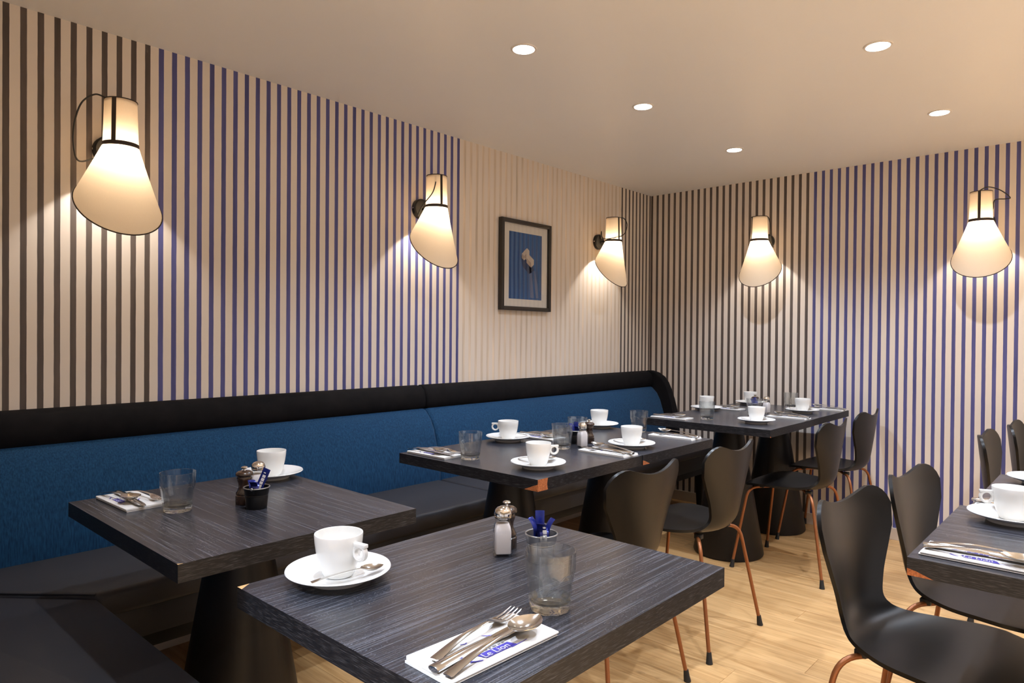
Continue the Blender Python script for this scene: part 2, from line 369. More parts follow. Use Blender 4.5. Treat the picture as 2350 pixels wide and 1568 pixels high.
while y > YF + 0.01:
    w = min(PW, y - YF); x = 0.0; first = [0.42, 0.81, 1.22, 0.61, 1.02][row % 5]
    while x < XR - 0.01:
        L = min(first if x == 0 else PL, XR - x)
        ob('plank', plank_mesh(L, w), floor, (x, y - w, 0)); x += L
    y -= w; row += 1
struct('baseboard_left', MB().box((0, -4.46, 0), (0.012, -0.012, 0.07)).me('baseboard_left', 'baseboard_paint', False, bevel=0.002))
struct('baseboard_back', MB().box((0, -0.012, 0), (XR, 0, 0.07)).me('baseboard_back', 'baseboard_paint', False, bevel=0.002))

# ------------------------------------------------------------------ recessed ceiling lights
def downlight(label, x, y, k=1.0, beam=118):
    t = thing('downlight', label, 'ceiling light', (x, y, H), 0, 'recessed ceiling lights')
    ob('lens', MB().lathe([(0, -0.0022), (0.0385, -0.0022), (0.0395, 0.0)], 32).me('lens', 'downlight_glow'), t)
    ob('trim_ring', MB().lathe([(0.0395, -0.001), (0.040, -0.0040), (0.047, -0.0030), (0.048, 0.0)], 32).me('trim_ring', 'trim_white'), t)
    ld = bpy.data.lights.new('downlight_lamp', 'SPOT'); ld.energy = SPOT_W * k; ld.color = SPOT_C; ld.spot_size = math.radians(beam); ld.spot_blend = 0.9; ld.shadow_soft_size = 0.016
    lo = bpy.data.objects.new('downlight_lamp', ld); COL.objects.link(lo); lo.parent = t; lo.location = (0, 0, -0.012)
downlight('round recessed ceiling light nearest the camera in the left row', ROW1, -2.597)
downlight('middle round recessed ceiling light of the left row', ROW1, -1.774)
downlight('smallest recessed ceiling light, at the far end of the left row', ROW1 + 0.005, -0.818)
downlight('recessed ceiling light high on the right, nearer of the right row', 1.983, -1.782)
downlight('recessed ceiling light on the right close to the far striped wall', 1.999, -0.806)
for (x, y) in ((1.55, -3.75), (1.99, -2.70), (2.75, -3.70), (3.0, -0.81), (3.0, -1.78), (3.0, -2.70)):  # unseen: first read off a table shadow, others added along the rows for brightness
    downlight('unseen round recessed ceiling light in a row beyond the picture edge', x, y)
for (x, y) in ((3.95, -0.81), (3.95, -1.78), (3.95, -2.70), (3.95, -3.70), (3.95, -4.70), (2.9, -4.80), (1.9, -4.95)):  # unseen, added: strong beams on the floor whose bounce lifts the ceiling
    downlight('unseen round recessed ceiling light in a row beyond the picture edge', x, y, 7.0, 95)

# ------------------------------------------------------------------ banquette
SEAT = 0.478
def bank_back_profile(off=0.0):
    pts = [(0.040, 0.825), (0.075, 0.812), (0.112, 0.778), (0.142, 0.728), (0.163, 0.670), (0.180, 0.610), (0.190, 0.550), (0.193, 0.49), (0.19, 0.440)]
    return pts
def loft_y(prof, y0, y1, r=0.02, mat='blue_weave', name='cushion', back=0.004):
    """cushion: closed profile in (x,z) swept along y, ends pulled in to look stuffed"""
    n = len(prof); st = []
    k = 5
    for i in range(k + 1):
        a = i / k * PI / 2; st.append((y0 + r * (1 - math.sin(a)), r * (1 - math.cos(a))))
    st2 = [(y1 - (yy - y0), ins) for yy, ins in st][::-1]
    cx = sum(p[0] for p in prof) / n; cz = sum(p[1] for p in prof) / n
    st = [(y0 + r * (1 - math.sin(i / k * PI / 2)), r * (1 - math.cos(i / k * PI / 2))) for i in range(k + 1)]
    # i=0: at y0+r with no inset ... reorder so the end cap is fully inset
    st = [(y0 + r * (1 - math.sin(a)), r * (1 - math.cos(a))) for a in [PI / 2 * (1 - i / k) for i in range(k + 1)]]
    mid = [(y0 + r + (y1 - y0 - 2 * r) * j / 6, 0.0) for j in range(1, 6)]
    st2 = [(y0 + y1 - yy, ins) for yy, ins in st][::-1]
    allst = st + mid + st2
    v = []; f = []
    for yy, ins in allst:
        for (x, z) in prof:
            d = Vector((x - cx, z - cz)); L = max(d.length, 1e-6); s = max(0.0, (L - ins) / L)
            v.append((max(back, cx + d.x * s), yy, cz + d.y * s))
    m_ = len(allst)
    f += [(i * n + k2, i * n + (k2 + 1) % n, (i + 1) * n + (k2 + 1) % n, (i + 1) * n + k2) for i in range(m_ - 1) for k2 in range(n)]
    f += [tuple(range(n))[::-1], tuple((m_ - 1) * n + k2 for k2 in range(n))]
    return mesh(name, v, f, mat)
def loft_x(*a, **k):
    me = loft_y(*a, **k)
    return me
bq = thing('banquette', 'long built-in L-shaped banquette with blue back and black seat along left wall', 'banquette')
blue_prof = bank_back_profile() + [(0.02, 0.440), (0.02, 0.825)]
head_prof = [(0.004, 0.800), (0.095, 0.800), (0.108, 0.825), (0.100, 0.880), (0.080, 0.915), (0.050, 0.9285), (0.004, 0.9285)]
YS = -2.250; YE = -0.075; Y0 = -4.30
for (a, b) in ((YS, YE), (Y0, YS)):
    ob('back_cushion', loft_y(blue_prof, a, b, 0.022, 'blue_weave', 'back_cushion'), bq)
head_prof = [(0.004, 0.812), (0.062, 0.812), (0.074, 0.824), (0.080, 0.850), (0.076, 0.885), (0.062, 0.912), (0.040, 0.926), (0.004, 0.9285)]
for (a, b) in ((YS, YE), (Y0, YS)):
    ob('headrest', loft_y(head_prof, a, b, 0.014, 'black_velvet', 'headrest'), bq)
end_prof = [(0.004, 0.930), (0.045, 0.930), (0.095, 0.917), (0.140, 0.890), (0.172, 0.850), (0.198, 0.795), (0.220, 0.735), (0.240, 0.665), (0.256, 0.590), (0.264, 0.50), (0.264, 0.30), (0.004, 0.30)]
ob('end_panel', MB().prism(end_prof, 'y', YE + 0.002, -0.006).me('end_panel', 'black_velvet', bevel=0.012, seg=3), bq)
# seats
XF = 0.622
def seat_me(y0, y1):
    return MB().box((0.12, y0, 0.405), (XF, y1, SEAT)).me('seat_cushion', 'black_leather', bevel=0.016, seg=3)
ob('seat_cushion', seat_me(-2.252, -0.084), bq)
# mitred corner piece of the long seat
RY = -3.845    # front edge line of the return
mit = [(0.12, -2.256), (XF, -2.256), (XF, RY - 0.02), (0.12, RY - 0.02 - (XF - 0.12) * 0.86)]
ob('seat_cushion', MB().prism(mit, 'z', 0.405, SEAT).me('seat_cushion_mitre', 'black_leather', bevel=0.016, seg=3), bq)
XE = 1.70
ret = [(XF + 0.002, RY - 0.024), (XE, RY - 0.018), (XE, -4.30), (0.135, -4.30), (0.12, RY - 0.026 - (XF - 0.12) * 0.86)]
ob('seat_cushion', MB().prism(ret, 'z', 0.395, SEAT - 0.012).me('seat_cushion_return', 'black_leather', bevel=0.014, seg=3), bq)
ob('stitched_seam', MB().tube([(0.20, RY - 0.018 - (XF - 0.20) * 0.86, SEAT - 0.004), (XF - 0.012, RY - 0.022, SEAT - 0.004)], 0.0035, 8).me('stitched_seam', 'black_leather'), bq)
ob('seat_box', MB().box((0.10, -3.86, 0.315), (XF - 0.028, -0.09, 0.404)).me('seat_box', 'black_leather', bevel=0.004), bq)
ob('seat_box', MB().box((0.14, -4.29, 0.315), (XE - 0.02, RY - 0.05, 0.394)).me('seat_box_return', 'black_leather', bevel=0.004), bq)
ob('rail', MB().box((0.42, -3.88, 0.270), (XF - 0.050, -0.10, 0.314)).me('rail', 'black_metal', bevel=0.003), bq)
ob('rail', MB().box((0.16, RY - 0.20, 0.270), (XE - 0.04, RY - 0.075, 0.314)).me('rail_return', 'black_metal', bevel=0.003), bq)
def taper_leg(x, y):
    me = MB()
    me.add([(-.028, -.028, .27), (.028, -.028, .27), (.028, .028, .27), (-.028, .028, .27), (-.015, -.015, 0), (.015, -.015, 0), (.015, .015, 0), (-.015, .015, 0)],
           [(0, 1, 2, 3), (7, 6, 5, 4), (0, 4, 5, 1), (1, 5, 6, 2), (2, 6, 7, 3), (3, 7, 4, 0)])
    return me
LEGM = taper_leg(0, 0).me('leg', 'black_metal', bevel=0.002)
for (x, y) in ((0.52, -0.20), (0.52, -1.12), (0.52, -2.05), (0.52, -2.46), (0.52, -3.30), (0.15, -0.20), (0.15, -2.05), (0.15, -3.30), (0.75, -4.02), (1.58, -4.02), (1.58, -4.24)):
    ob('leg', LEGM, bq, (x, y, 0))
# return back cushion against the near wall
def flip(me, name):
    m2 = me.copy(); m2.name = name
    for v in m2.vertices: v.co = (v.co.y, -4.458 + v.co.x, v.co.z)
    bm = bmesh.new(); bm.from_mesh(m2); bmesh.ops.recalc_face_normals(bm, faces=bm.faces); bm.to_mesh(m2); bm.free()
    return m2
ob('back_cushion', flip(loft_y(blue_prof, 0.20, 1.68, 0.022, 'blue_weave', 'bcr'), 'back_cushion_return'), bq)
ob('headrest', flip(loft_y(head_prof, 0.09, 1.68, 0.014, 'black_velvet', 'hdr'), 'headrest_return'), bq)

# ------------------------------------------------------------------ tables
TH = 0.036
def rect_minus_corner(L, h, chip):
    """side face u:0..L, w:0..h ; chip = (corner 'l'|'r', where 'b'|'f', width, top)"""
    return None
def table(label, x0, x1, y0, y1, grain='x', chips=(), rz=0.0, group='square black oak tables', pdx=0.0, pdy=0.0):
    cx, cy = (x0 + x1) / 2, (y0 + y1) / 2
    a, b = (x1 - x0) / 2, (y1 - y0) / 2
    ang = rz
    swap = grain == 'y'
    t = thing('dining_table', label, 'table', (cx, cy, 0), rz + (PI / 2 if swap else 0), group)
    if swap: a, b = b, a
    # faces with the chipped places cut in: key = side, value = polygon list in (u, w): u along side, w height from the underside
    S = {'y-': lambda u, w: (-a + u, -b, T - TH + w), 'x+': lambda u, w: (a, -b + u, T - TH + w), 'y+': lambda u, w: (a - u, b, T - TH + w), 'x-': lambda u, w: (-a, b - u, T - TH + w)}
    Ls = {'y-': 2 * a, 'y+': 2 * a, 'x+': 2 * b, 'x-': 2 * b}
    mb = MB()
    for side in S:
        L = Ls[side]; polys = [([(0, 0), (L, 0), (L, TH), (0, TH)], 3)]
        for cside, kind, w, h in chips:
            if cside != side: continue
            if kind == 'start_full': polys = [([(0, 0), (w, 0), (w * .92, TH * .5), (w, TH), (0, TH)], 1), ([(w, 0), (L, 0), (L, TH), (w, TH), (w * .92, TH * .5)], 3)]
            if kind == 'end_tri': polys = [([(L - w, 0), (L, 0), (L, h), (L - w * .3, h * .72)], 1), ([(0, 0), (L - w, 0), (L - w * .3, h * .72), (L, h), (L, TH), (0, TH)], 3)]
            if kind == 'start_tri': polys = [([(0, 0), (w, 0), (w * .35, h * .75), (0, h)], 1), ([(w, 0), (L, 0), (L, TH), (0, TH), (0, h), (w * .35, h * .75)], 3)]
        for pl, mi in polys:
            mb.add([S[side](u, w) for u, w in pl], [tuple(range(len(pl)))], mi)
    topc = [c for c in chips if c[0] == 'top']
    top = [(-a, -b), (a, -b), (a, b), (-a, b)]
    if topc:
        _, k, w, h = topc[0]; i = k
        c = Vector(top[i]); p = Vector(top[i - 1]); n_ = Vector(top[(i + 1) % 4])
        q1 = c + (p - c).normalized() * w; q2 = c + (n_ - c).normalized() * h
        poly = []
        for j in range(4):
            if j == i: poly += [tuple(q1), tuple(q2)]
            else: poly.append(top[j])
        mb.add([(*q, T) for q in poly], [tuple(range(len(poly)))], 0)
        mb.add([(*q1, T), (*c, T), (*q2, T)], [(0, 1, 2)], 2)
    else: mb.add([(*q, T) for q in top], [(0, 1, 2, 3)], 0)
    mb.add([(*q, T - TH) for q in top], [(3, 2, 1, 0)], 0)
    me = mesh('table_top', mb.v, mb.f, ['black_oak', 'chipboard', 'raw_wood', 'black_oak_edge'], mb.m, smooth=False, fix=False)
    bm = bmesh.new(); bm.from_mesh(me); bmesh.ops.remove_doubles(bm, verts=bm.verts, dist=1e-5); bm.to_mesh(me); bm.free()
    ob('table_top', me, t)
    po_ = (pdx, pdy, 0)
    ob('pedestal', MB().lathe([(0, 0.006), (0.183, 0.006), (0.185, 0.012), (0.067, T - TH - 0.008), (0, T - TH - 0.008)], 56).me('pedestal', 'pedestal_paint'), t, po_)
    ob('floor_glide', MB().lathe([(0, 0), (0.176, 0), (0.176, 0.0062), (0, 0.0062)], 40).me('floor_glide', 'black_rubber'), t, po_)
    ob('mounting_plate', MB().lathe([(0, T - TH - 0.008), (0.13, T - TH - 0.008), (0.13, T - TH - 0.0002), (0, T - TH - 0.0002)], 40).me('mounting_plate', 'black_metal'), t, po_)
    return t
# grain 'y' turns the table a quarter: its local sides map x+ -> y+, y- -> x+, x- -> y-, y+ -> x-
table('black oak table nearest the camera, with steel bucket and large tumbler', 1.537, 2.103, -3.922, -3.249, 'y', [('top', 3, 0.022, 0.016)])
table('black table at the left beside the L-shaped banquette, carrying a black bucket', 0.667, 1.349, -3.946, -3.372, 'x', [('top', 1, 0.006, 0.010)])
table('middle black table with a large chipped orange corner', 0.688, 1.351, -2.902, -2.312, 'x', [('x+', 'start_full', 0.048, 0), ('y-', 'end_tri', 0.055, 0.022)], pdx=-0.048)
table('middle black table behind the chipped one, pushed flush to its far side', 0.690, 1.353, -2.308, -1.750, 'x', [('x+', 'start_tri', 0.048, 0.017)], pdx=-0.048, pdy=0.065)
table('far black table end nearer the banquette, left of the back-wall pair', 0.748, 1.424, -1.300, -0.696, 'x', [('x+', 'start_tri', 0.012, 0.008)], pdx=-0.045, pdy=0.10)
table('far black table standing against the back striped wall', 0.748, 1.420, -0.692, -0.085, 'x', [('x+', 'start_tri', 0.018, 0.014)], pdx=-0.045, pdy=0.14)
table('black table cut by the right picture edge, chipped at its front corner', 2.340, 3.015, -2.935, -2.360, 'x', [('y-', 'start_tri', 0.046, 0.014)], pdx=0.03)
table('black table behind the front right table, mostly out of frame', 2.360, 3.035, -2.356, -1.785, 'x', pdx=0.03)

# ------------------------------------------------------------------ chairs
def chair_maker(label, group):
    t = thing('plywood_chair', label, 'chair', group=group)
    pr = [(.214, .408), (.198, .428), (.145, .446), (.055, .444), (-.04, .434), (-.115, .432), (-.160, .446), (-.188, .483), (-.199, .545), (-.207, .62), (-.215, .70), (-.223, .774)]
    wd_ = [.215, .218, .224, .222, .198, .160, .135, .122, .138, .178, .220, .232]
    cv = [-.012, -.010, -.004, .004, .012, .020, .026, .030, .034, .040, .046, .048]
    P3 = smooth_path([(x, wd_[i], z) for i, (x, z) in enumerate(pr)], 7)
    C3 = smooth_path([(c, 0, 0) for c in cv], 7)
    S = [0.0]
    for a, b in zip(P3, P3[1:]): S.append(S[-1] + math.hypot(b.x - a.x, b.z - a.z))
    L = S[-1]
    def at(s):
        s = min(max(s, 0), L)
        i = 0
        while i < len(S) - 2 and S[i + 1] < s: i += 1
        u = (s - S[i]) / max(S[i + 1] - S[i], 1e-9)
        p = P3[i].lerp(P3[i + 1], u); c = C3[i].lerp(C3[i + 1], u).x
        d = P3[min(i + 2, len(P3) - 1)] - P3[max(i - 1, 0)]; tx, tz = d.x, d.z; q = math.hypot(tx, tz)
        return p, c, (tz / q, -tx / q)      # normal towards the sitter (up on the seat, forward on the back)
    NU, NV = 25, 48
    def grid(off):
        g = []
        for iu in range(NU):
            u = -1 + 2 * iu / (NU - 1); u = math.sin(u * PI / 2) * 0.35 + u * 0.65
            au = abs(u)
            s0 = 0.135 * (1 - math.sqrt(max(0, 1 - au ** 2.4)))
            if au < .58: s1 = L - .025 * (1 - (au / .58) ** 2) ** 1.3
            else:
                q = (au - .58) / .42; s1 = L - .115 * (1 - math.sqrt(max(0, 1 - q ** 2.1)))
            colm = []
            for iv in range(NV):
                s = s0 + (s1 - s0) * iv / (NV - 1)
                p, c, n_ = at(s)
                k = c * u * u + off
                colm.append((p.x + n_[0] * k, u * p.y, p.z + n_[1] * k))
            g.append(colm)
        return g
    def grid_mesh():
        A, B = grid(0.0), grid(-0.0105)
        v = [q for c in A for q in c] + [q for c in B for q in c]; o = NU * NV; f = []
        ix = lambda i, j, s: s * o + i * NV + j
        for i in range(NU - 1):
            for j in range(NV - 1):
                f.append((ix(i, j, 0), ix(i + 1, j, 0), ix(i + 1, j + 1, 0), ix(i, j + 1, 0)))
                f.append((ix(i, j, 1), ix(i, j + 1, 1), ix(i + 1, j + 1, 1), ix(i + 1, j, 1)))
        for i in range(NU - 1):
            for j in (0, NV - 1): f.append((ix(i, j, 0), ix(i + 1, j, 0), ix(i + 1, j, 1), ix(i, j, 1)))
        for j in range(NV - 1):
            for i in (0, NU - 1): f.append((ix(i, j, 0), ix(i, j + 1, 0), ix(i, j + 1, 1), ix(i, j, 1)))
        return mesh('seat_shell', v, f, 'black_lacquer')
    ob('seat_shell', grid_mesh(), t)
    for sx in (1, -1):
        for sy in (1, -1):
            fx, fy = (0.225 if sx > 0 else -0.220), 0.2275
            sh = (0.165 if sx > 0 else -0.150, 0.172)
            path = fillet([(sx * .045, sy * .020, .414), (sh[0], sy * sh[1], .412), (fx * .985, sy * fy * .985, .028)], 0.055, 7)
            lg = ob('leg', MB().tube(path, .0072, 10).me('leg', 'copper_paint'), t)
            ob('rubber_foot', MB().tube([(fx * .982, sy * fy * .982, .040), (fx * .99, sy * fy * .99, .018), (fx, sy * fy, 0)], [.0085, .0105, .0125], 10).me('rubber_foot', 'black_rubber'), lg)
    ob('seat_mount', MB().lathe([(0, .406), (.062, .406), (.066, .410), (.066, .421), (0, .421)], 28).me('seat_mount', 'black_metal'), t)
    for sx in (1, -1):
        for sy in (1, -1):
            ob('leg_clip', MB().box((sx * .118 - .014, sy * .118 - .012, .410), (sx * .118 + .014, sy * .118 + .012, .427)).me('leg_clip', 'black_rubber', bevel=0.002), t)
    return t
GC = 'black moulded plywood chairs'
CH = [('black plywood chair with its back to the camera behind the front table corner', 1.330, -2.560, PI - .02),
      ('black plywood chair between the front table and the far table pedestal', 1.333, -1.942, PI),
      ('black plywood chair at the far table with its seat in full side view', 1.386, -0.890, PI),
      ('black plywood chair farthest back, beside the blue striped back wall', 1.372, -0.245, PI),
      ('large black plywood chair at lower right with its seat facing away right', 2.322, -2.570, -0.12),
      ('black plywood chair tucked under the right table, second from the camera', 2.362, -2.085, -0.09),
      ('small black chair back rising beyond the right table', 2.405, -0.850, 0.0),
      ('black chair back at the far right picture edge near the wall', 2.452, -0.320, 0.0)]
for lb, x, y, rz in CH: place('chair', chair_maker, lb, (x, y, 0), rz, GC)

# ------------------------------------------------------------------ crockery
def cup_maker(label, group):
    t = thing('coffee_cup', label, 'cup', group=group)
    out = [(0, 0.0), (.024, 0.0), (.0265, .0015), (.0295, .008), (.0345, .022), (.0390, .042), (.0415, .060), (.0425, .0735), (.0420, .0750)]
    inn = [(.0400, .0748), (.0388, .060), (.0362, .042), (.0315, .022), (.0250, .010), (.012, .0062), (0, .006)]
    ob('bowl', MB().lathe(out + inn, 56).me('bowl', 'porcelain'), t)
    # ring handle with a square thumb tab, in the local xz plane
    mb = MB(); n = 28; cx, cz = .0535, .049; ro, ri, th = .0155, .0095, .0052
    for k in range(n):
        pass
    v = []; f = []
    for k in range(n):
        a = 2 * PI * k / n
        for r, yy in ((ro, -th * .7), (ro, th * .7), ((ro + ri) / 2, th), (ri, th * .7), (ri, -th * .7), ((ro + ri) / 2, -th)):
            v.append((cx + r * math.cos(a), yy, cz + r * math.sin(a)))
    for k in range(n):
        for j in range(6): f.append((k * 6 + j, ((k + 1) % n) * 6 + j, ((k + 1) % n) * 6 + (j + 1) % 6, k * 6 + (j + 1) % 6))
    mb.add(v, f)
    ob('handle', mb.me('handle', 'porcelain'), t)
    ob('thumb_tab', MB().box((.041, -.0052, .0585), (.0685, .0052, .0655)).me('thumb_tab', 'porcelain', bevel=0.0015), t)
    return t
def saucer_maker(label, group):
    o = ob('saucer', MB().lathe([(0, .003), (.046, .003), (.048, 0), (.052, 0), (.056, .007), (.075, .013), (.0895, .0185), (.0915, .0205), (.0905, .0222), (.088, .0218), (.070, .0150), (.052, .0095), (.034, .0080), (.031, .0072), (0, .0070)], 64).me('saucer', 'porcelain'))
    return tag(o, label, 'saucer', group)
def tumbler_maker(label, group):
    NS, NF = 81, 9
    def rs(z):       # smooth outer radius
        return .0398 + .0012 * max(0, z - .055) / .039
    zs = [0.0, .001, .003, .006, .012, .02, .03, .04, .046, .050, .053, .055, .057, .059, .061, .063, .066, .070, .076, .084, .090, .0925, .0937]
    v = []; f = []
    for z in zs:
        for k in range(NS):
            th = 2 * PI * k / NS
            ph = (th % (2 * PI / NF)) - PI / NF
            arch = .0535 + .0075 * math.cos(ph * NF / 1.0 * 0.5) ** 1.0
            R = rs(z)
            Rl = .0318 + .0062 * min(1, z / .056)
            Rf = Rl * math.cos(PI / NF) / math.cos(ph) * 1.03
            t = min(1, max(0, (z - arch) / .0016)); t = t * t * (3 - 2 * t)
            r = Rf * (1 - t) + R * t
            if z < .002: r -= (.002 - z) * .9
            v.append((r * math.cos(th), r * math.sin(th), z))
    inner = [(.0406, .0945), (.0394, .0940), (.0386, .088), (.0376, .070), (.0352, .050), (.0322, .030), (.0295, .018), (.024, .0125), (.012, .0105)]
    for r, z in inner: v += [(r * math.cos(2 * PI * k / NS), r * math.sin(2 * PI * k / NS), z) for k in range(NS)]
    m_ = len(zs) + len(inner)
    f = [(i * NS + k, i * NS + (k + 1) % NS, (i + 1) * NS + (k + 1) % NS, (i + 1) * NS + k) for i in range(m_ - 1) for k in range(NS)]
    v += [(0, 0, 0.0012), (0, 0, .0103)]; b0, b1 = len(v) - 2, len(v) - 1
    f += [(b0, (k + 1) % NS, k) for k in range(NS)] + [((m_ - 1) * NS + k, (m_ - 1) * NS + (k + 1) % NS, b1) for k in range(NS)]
    fm = [1 if sum(v[q][2] for q in fc) / len(fc) > .0165 else 0 for fc in f]
    o = ob('tumbler', mesh('tumbler', v, f, ['tumbler_glass', 'tumbler_wall'], fm)); return tag(o, label, 'glass', group)

# ------------------------------------------------------------------ cutlery
def strip(mb, st, nx=6, mi=0):
    """st: list of (y, halfwidth, z, thickness, dish, xoff)"""
    rows = []
    for (y, w, z, th, dish, xo) in st:
        top = []; bot = []
        for k in range(nx + 1):
            u = -1 + 2 * k / nx
            zz = z - dish * (1 - u * u)
            edge = th * (0.35 + 0.65 * (1 - u * u))
            top.append((xo + u * w, y, zz + edge / 2)); bot.append((xo + u * w, y, zz - edge / 2))
        rows.append(top + bot[::-1])
    n = len(rows[0]); v = [q for r in rows for q in r]
    f = [(i * n + k, i * n + (k + 1) % n, (i + 1) * n + (k + 1) % n, (i + 1) * n + k) for i in range(len(rows) - 1) for k in range(n)]
    f += [tuple(range(n))[::-1], tuple((len(rows) - 1) * n + k for k in range(n))]
    mb.add(v, f, mi); return mb
def handle_st(y0, y1, w0, w1, z0, z1, arch, th, n=12):
    return [(y0 + (y1 - y0) * i / n, w0 + (w1 - w0) * (i / n) ** 0.8, z0 + (z1 - z0) * i / n + arch * math.sin(PI * i / n), th, 0, 0) for i in range(n + 1)]
def fork_maker(label, group):
    t = thing('fork', label, 'fork', group=group)
    strip(mb := MB(), [(-.095, .0072, .0022, .0024, 0, 0)] + handle_st(-.092, .022, .0082, .0034, .0022, .011, .0045, .0026)); ob('handle', mb.me('handle', 'steel'), t)
    hd = [(.020, .0034, .0112, .0026, 0, 0), (.030, .0058, .0098, .0022, .0006, 0), (.040, .0104, .0066, .0018, .0012, 0), (.052, .0118, .0040, .0016, .0014, 0), (.058, .0118, .0034, .0015, .0010, 0)]
    strip(mb := MB(), hd); h = ob('head', mb.me('head', 'steel'), t)
    for k in range(4):
        xo = -.0102 + .0068 * k
        strip(mb := MB(), [(.0565, .0017, .0032, .0015, 0, xo), (.070, .0015, .0034, .0014, 0, xo * .98), (.085, .0012, .0052, .0013, 0, xo * .95), (.096, .0006, .0078, .0009, 0, xo * .93)], 3)
        ob('tine', mb.me('tine', 'steel'), h)
    return t
def spoon_maker(label, group):
    t = thing('spoon', label, 'spoon', group=group)
    strip(mb := MB(), [(-.098, .0072, .0022, .0024, 0, 0)] + handle_st(-.095, .030, .0082, .0034, .0022, .012, .0035, .0026)); ob('handle', mb.me('handle', 'steel'), t)
    bowl = []
    for i in range(13):
        u = i / 12; a = PI * u; y = .029 + .064 * u
        w = .0034 * (1 - u) + .0205 * math.sin(a ** 1.0) ** .62 if u < 1 else .002
        d = .0095 * math.sin(a) ** .9
        bowl.append((y, max(w, .0025), .0125 - .001 * u, .0016, d, 0))
    strip(mb := MB(), bowl, 10); ob('bowl', mb.me('bowl', 'steel'), t)
    return t
def knife_maker(label, group):
    t = thing('knife', label, 'knife', group=group)
    hs = handle_st(-.105, .005, .0095, .0078, .0042, .0046, .001, .0078, 8); strip(mb := MB(), [(-.106, .0085, .0042, .0070, 0, 0)] + hs); ob('handle', mb.me('handle', 'steel'), t)
    bl = [(.004, .0070, .0046, .0034, 0, 0), (.012, .0085, .0046, .0022, 0, .0010), (.030, .0098, .0046, .0018, 0, .0018), (.060, .0102, .0046, .0016, 0, .0018), (.084, .0092, .0046, .0014, 0, .0014), (.098, .0058, .0046, .0012, 0, .0000), (.106, .0012, .0046, .0010, 0, -.0030)]
    strip(mb := MB(), bl); ob('blade', mb.me('blade', 'steel'), t)
    return t
def teaspoon_maker(label, group):
    t = thing('teaspoon', label, 'spoon', group=group)
    strip(mb := MB(), [(-.066, .0046, .0015, .0018, 0, 0)] + handle_st(-.064, .022, .0054, .0024, .0015, .0085, .0018, .0020, 9)); ob('handle', mb.me('handle', 'steel'), t)
    bowl = []
    for i in range(11):
        u = i / 10; a = PI * u
        bowl.append((.0215 + .042 * u, max(.0024 * (1 - u) + .0138 * math.sin(a) ** .62, .0016) if u < 1 else .0016, .0088 - .0015 * u, .0013, .0060 * math.sin(a) ** .9, 0))
    strip(mb := MB(), bowl, 10); ob('bowl', mb.me('bowl', 'steel'), t)
    return t

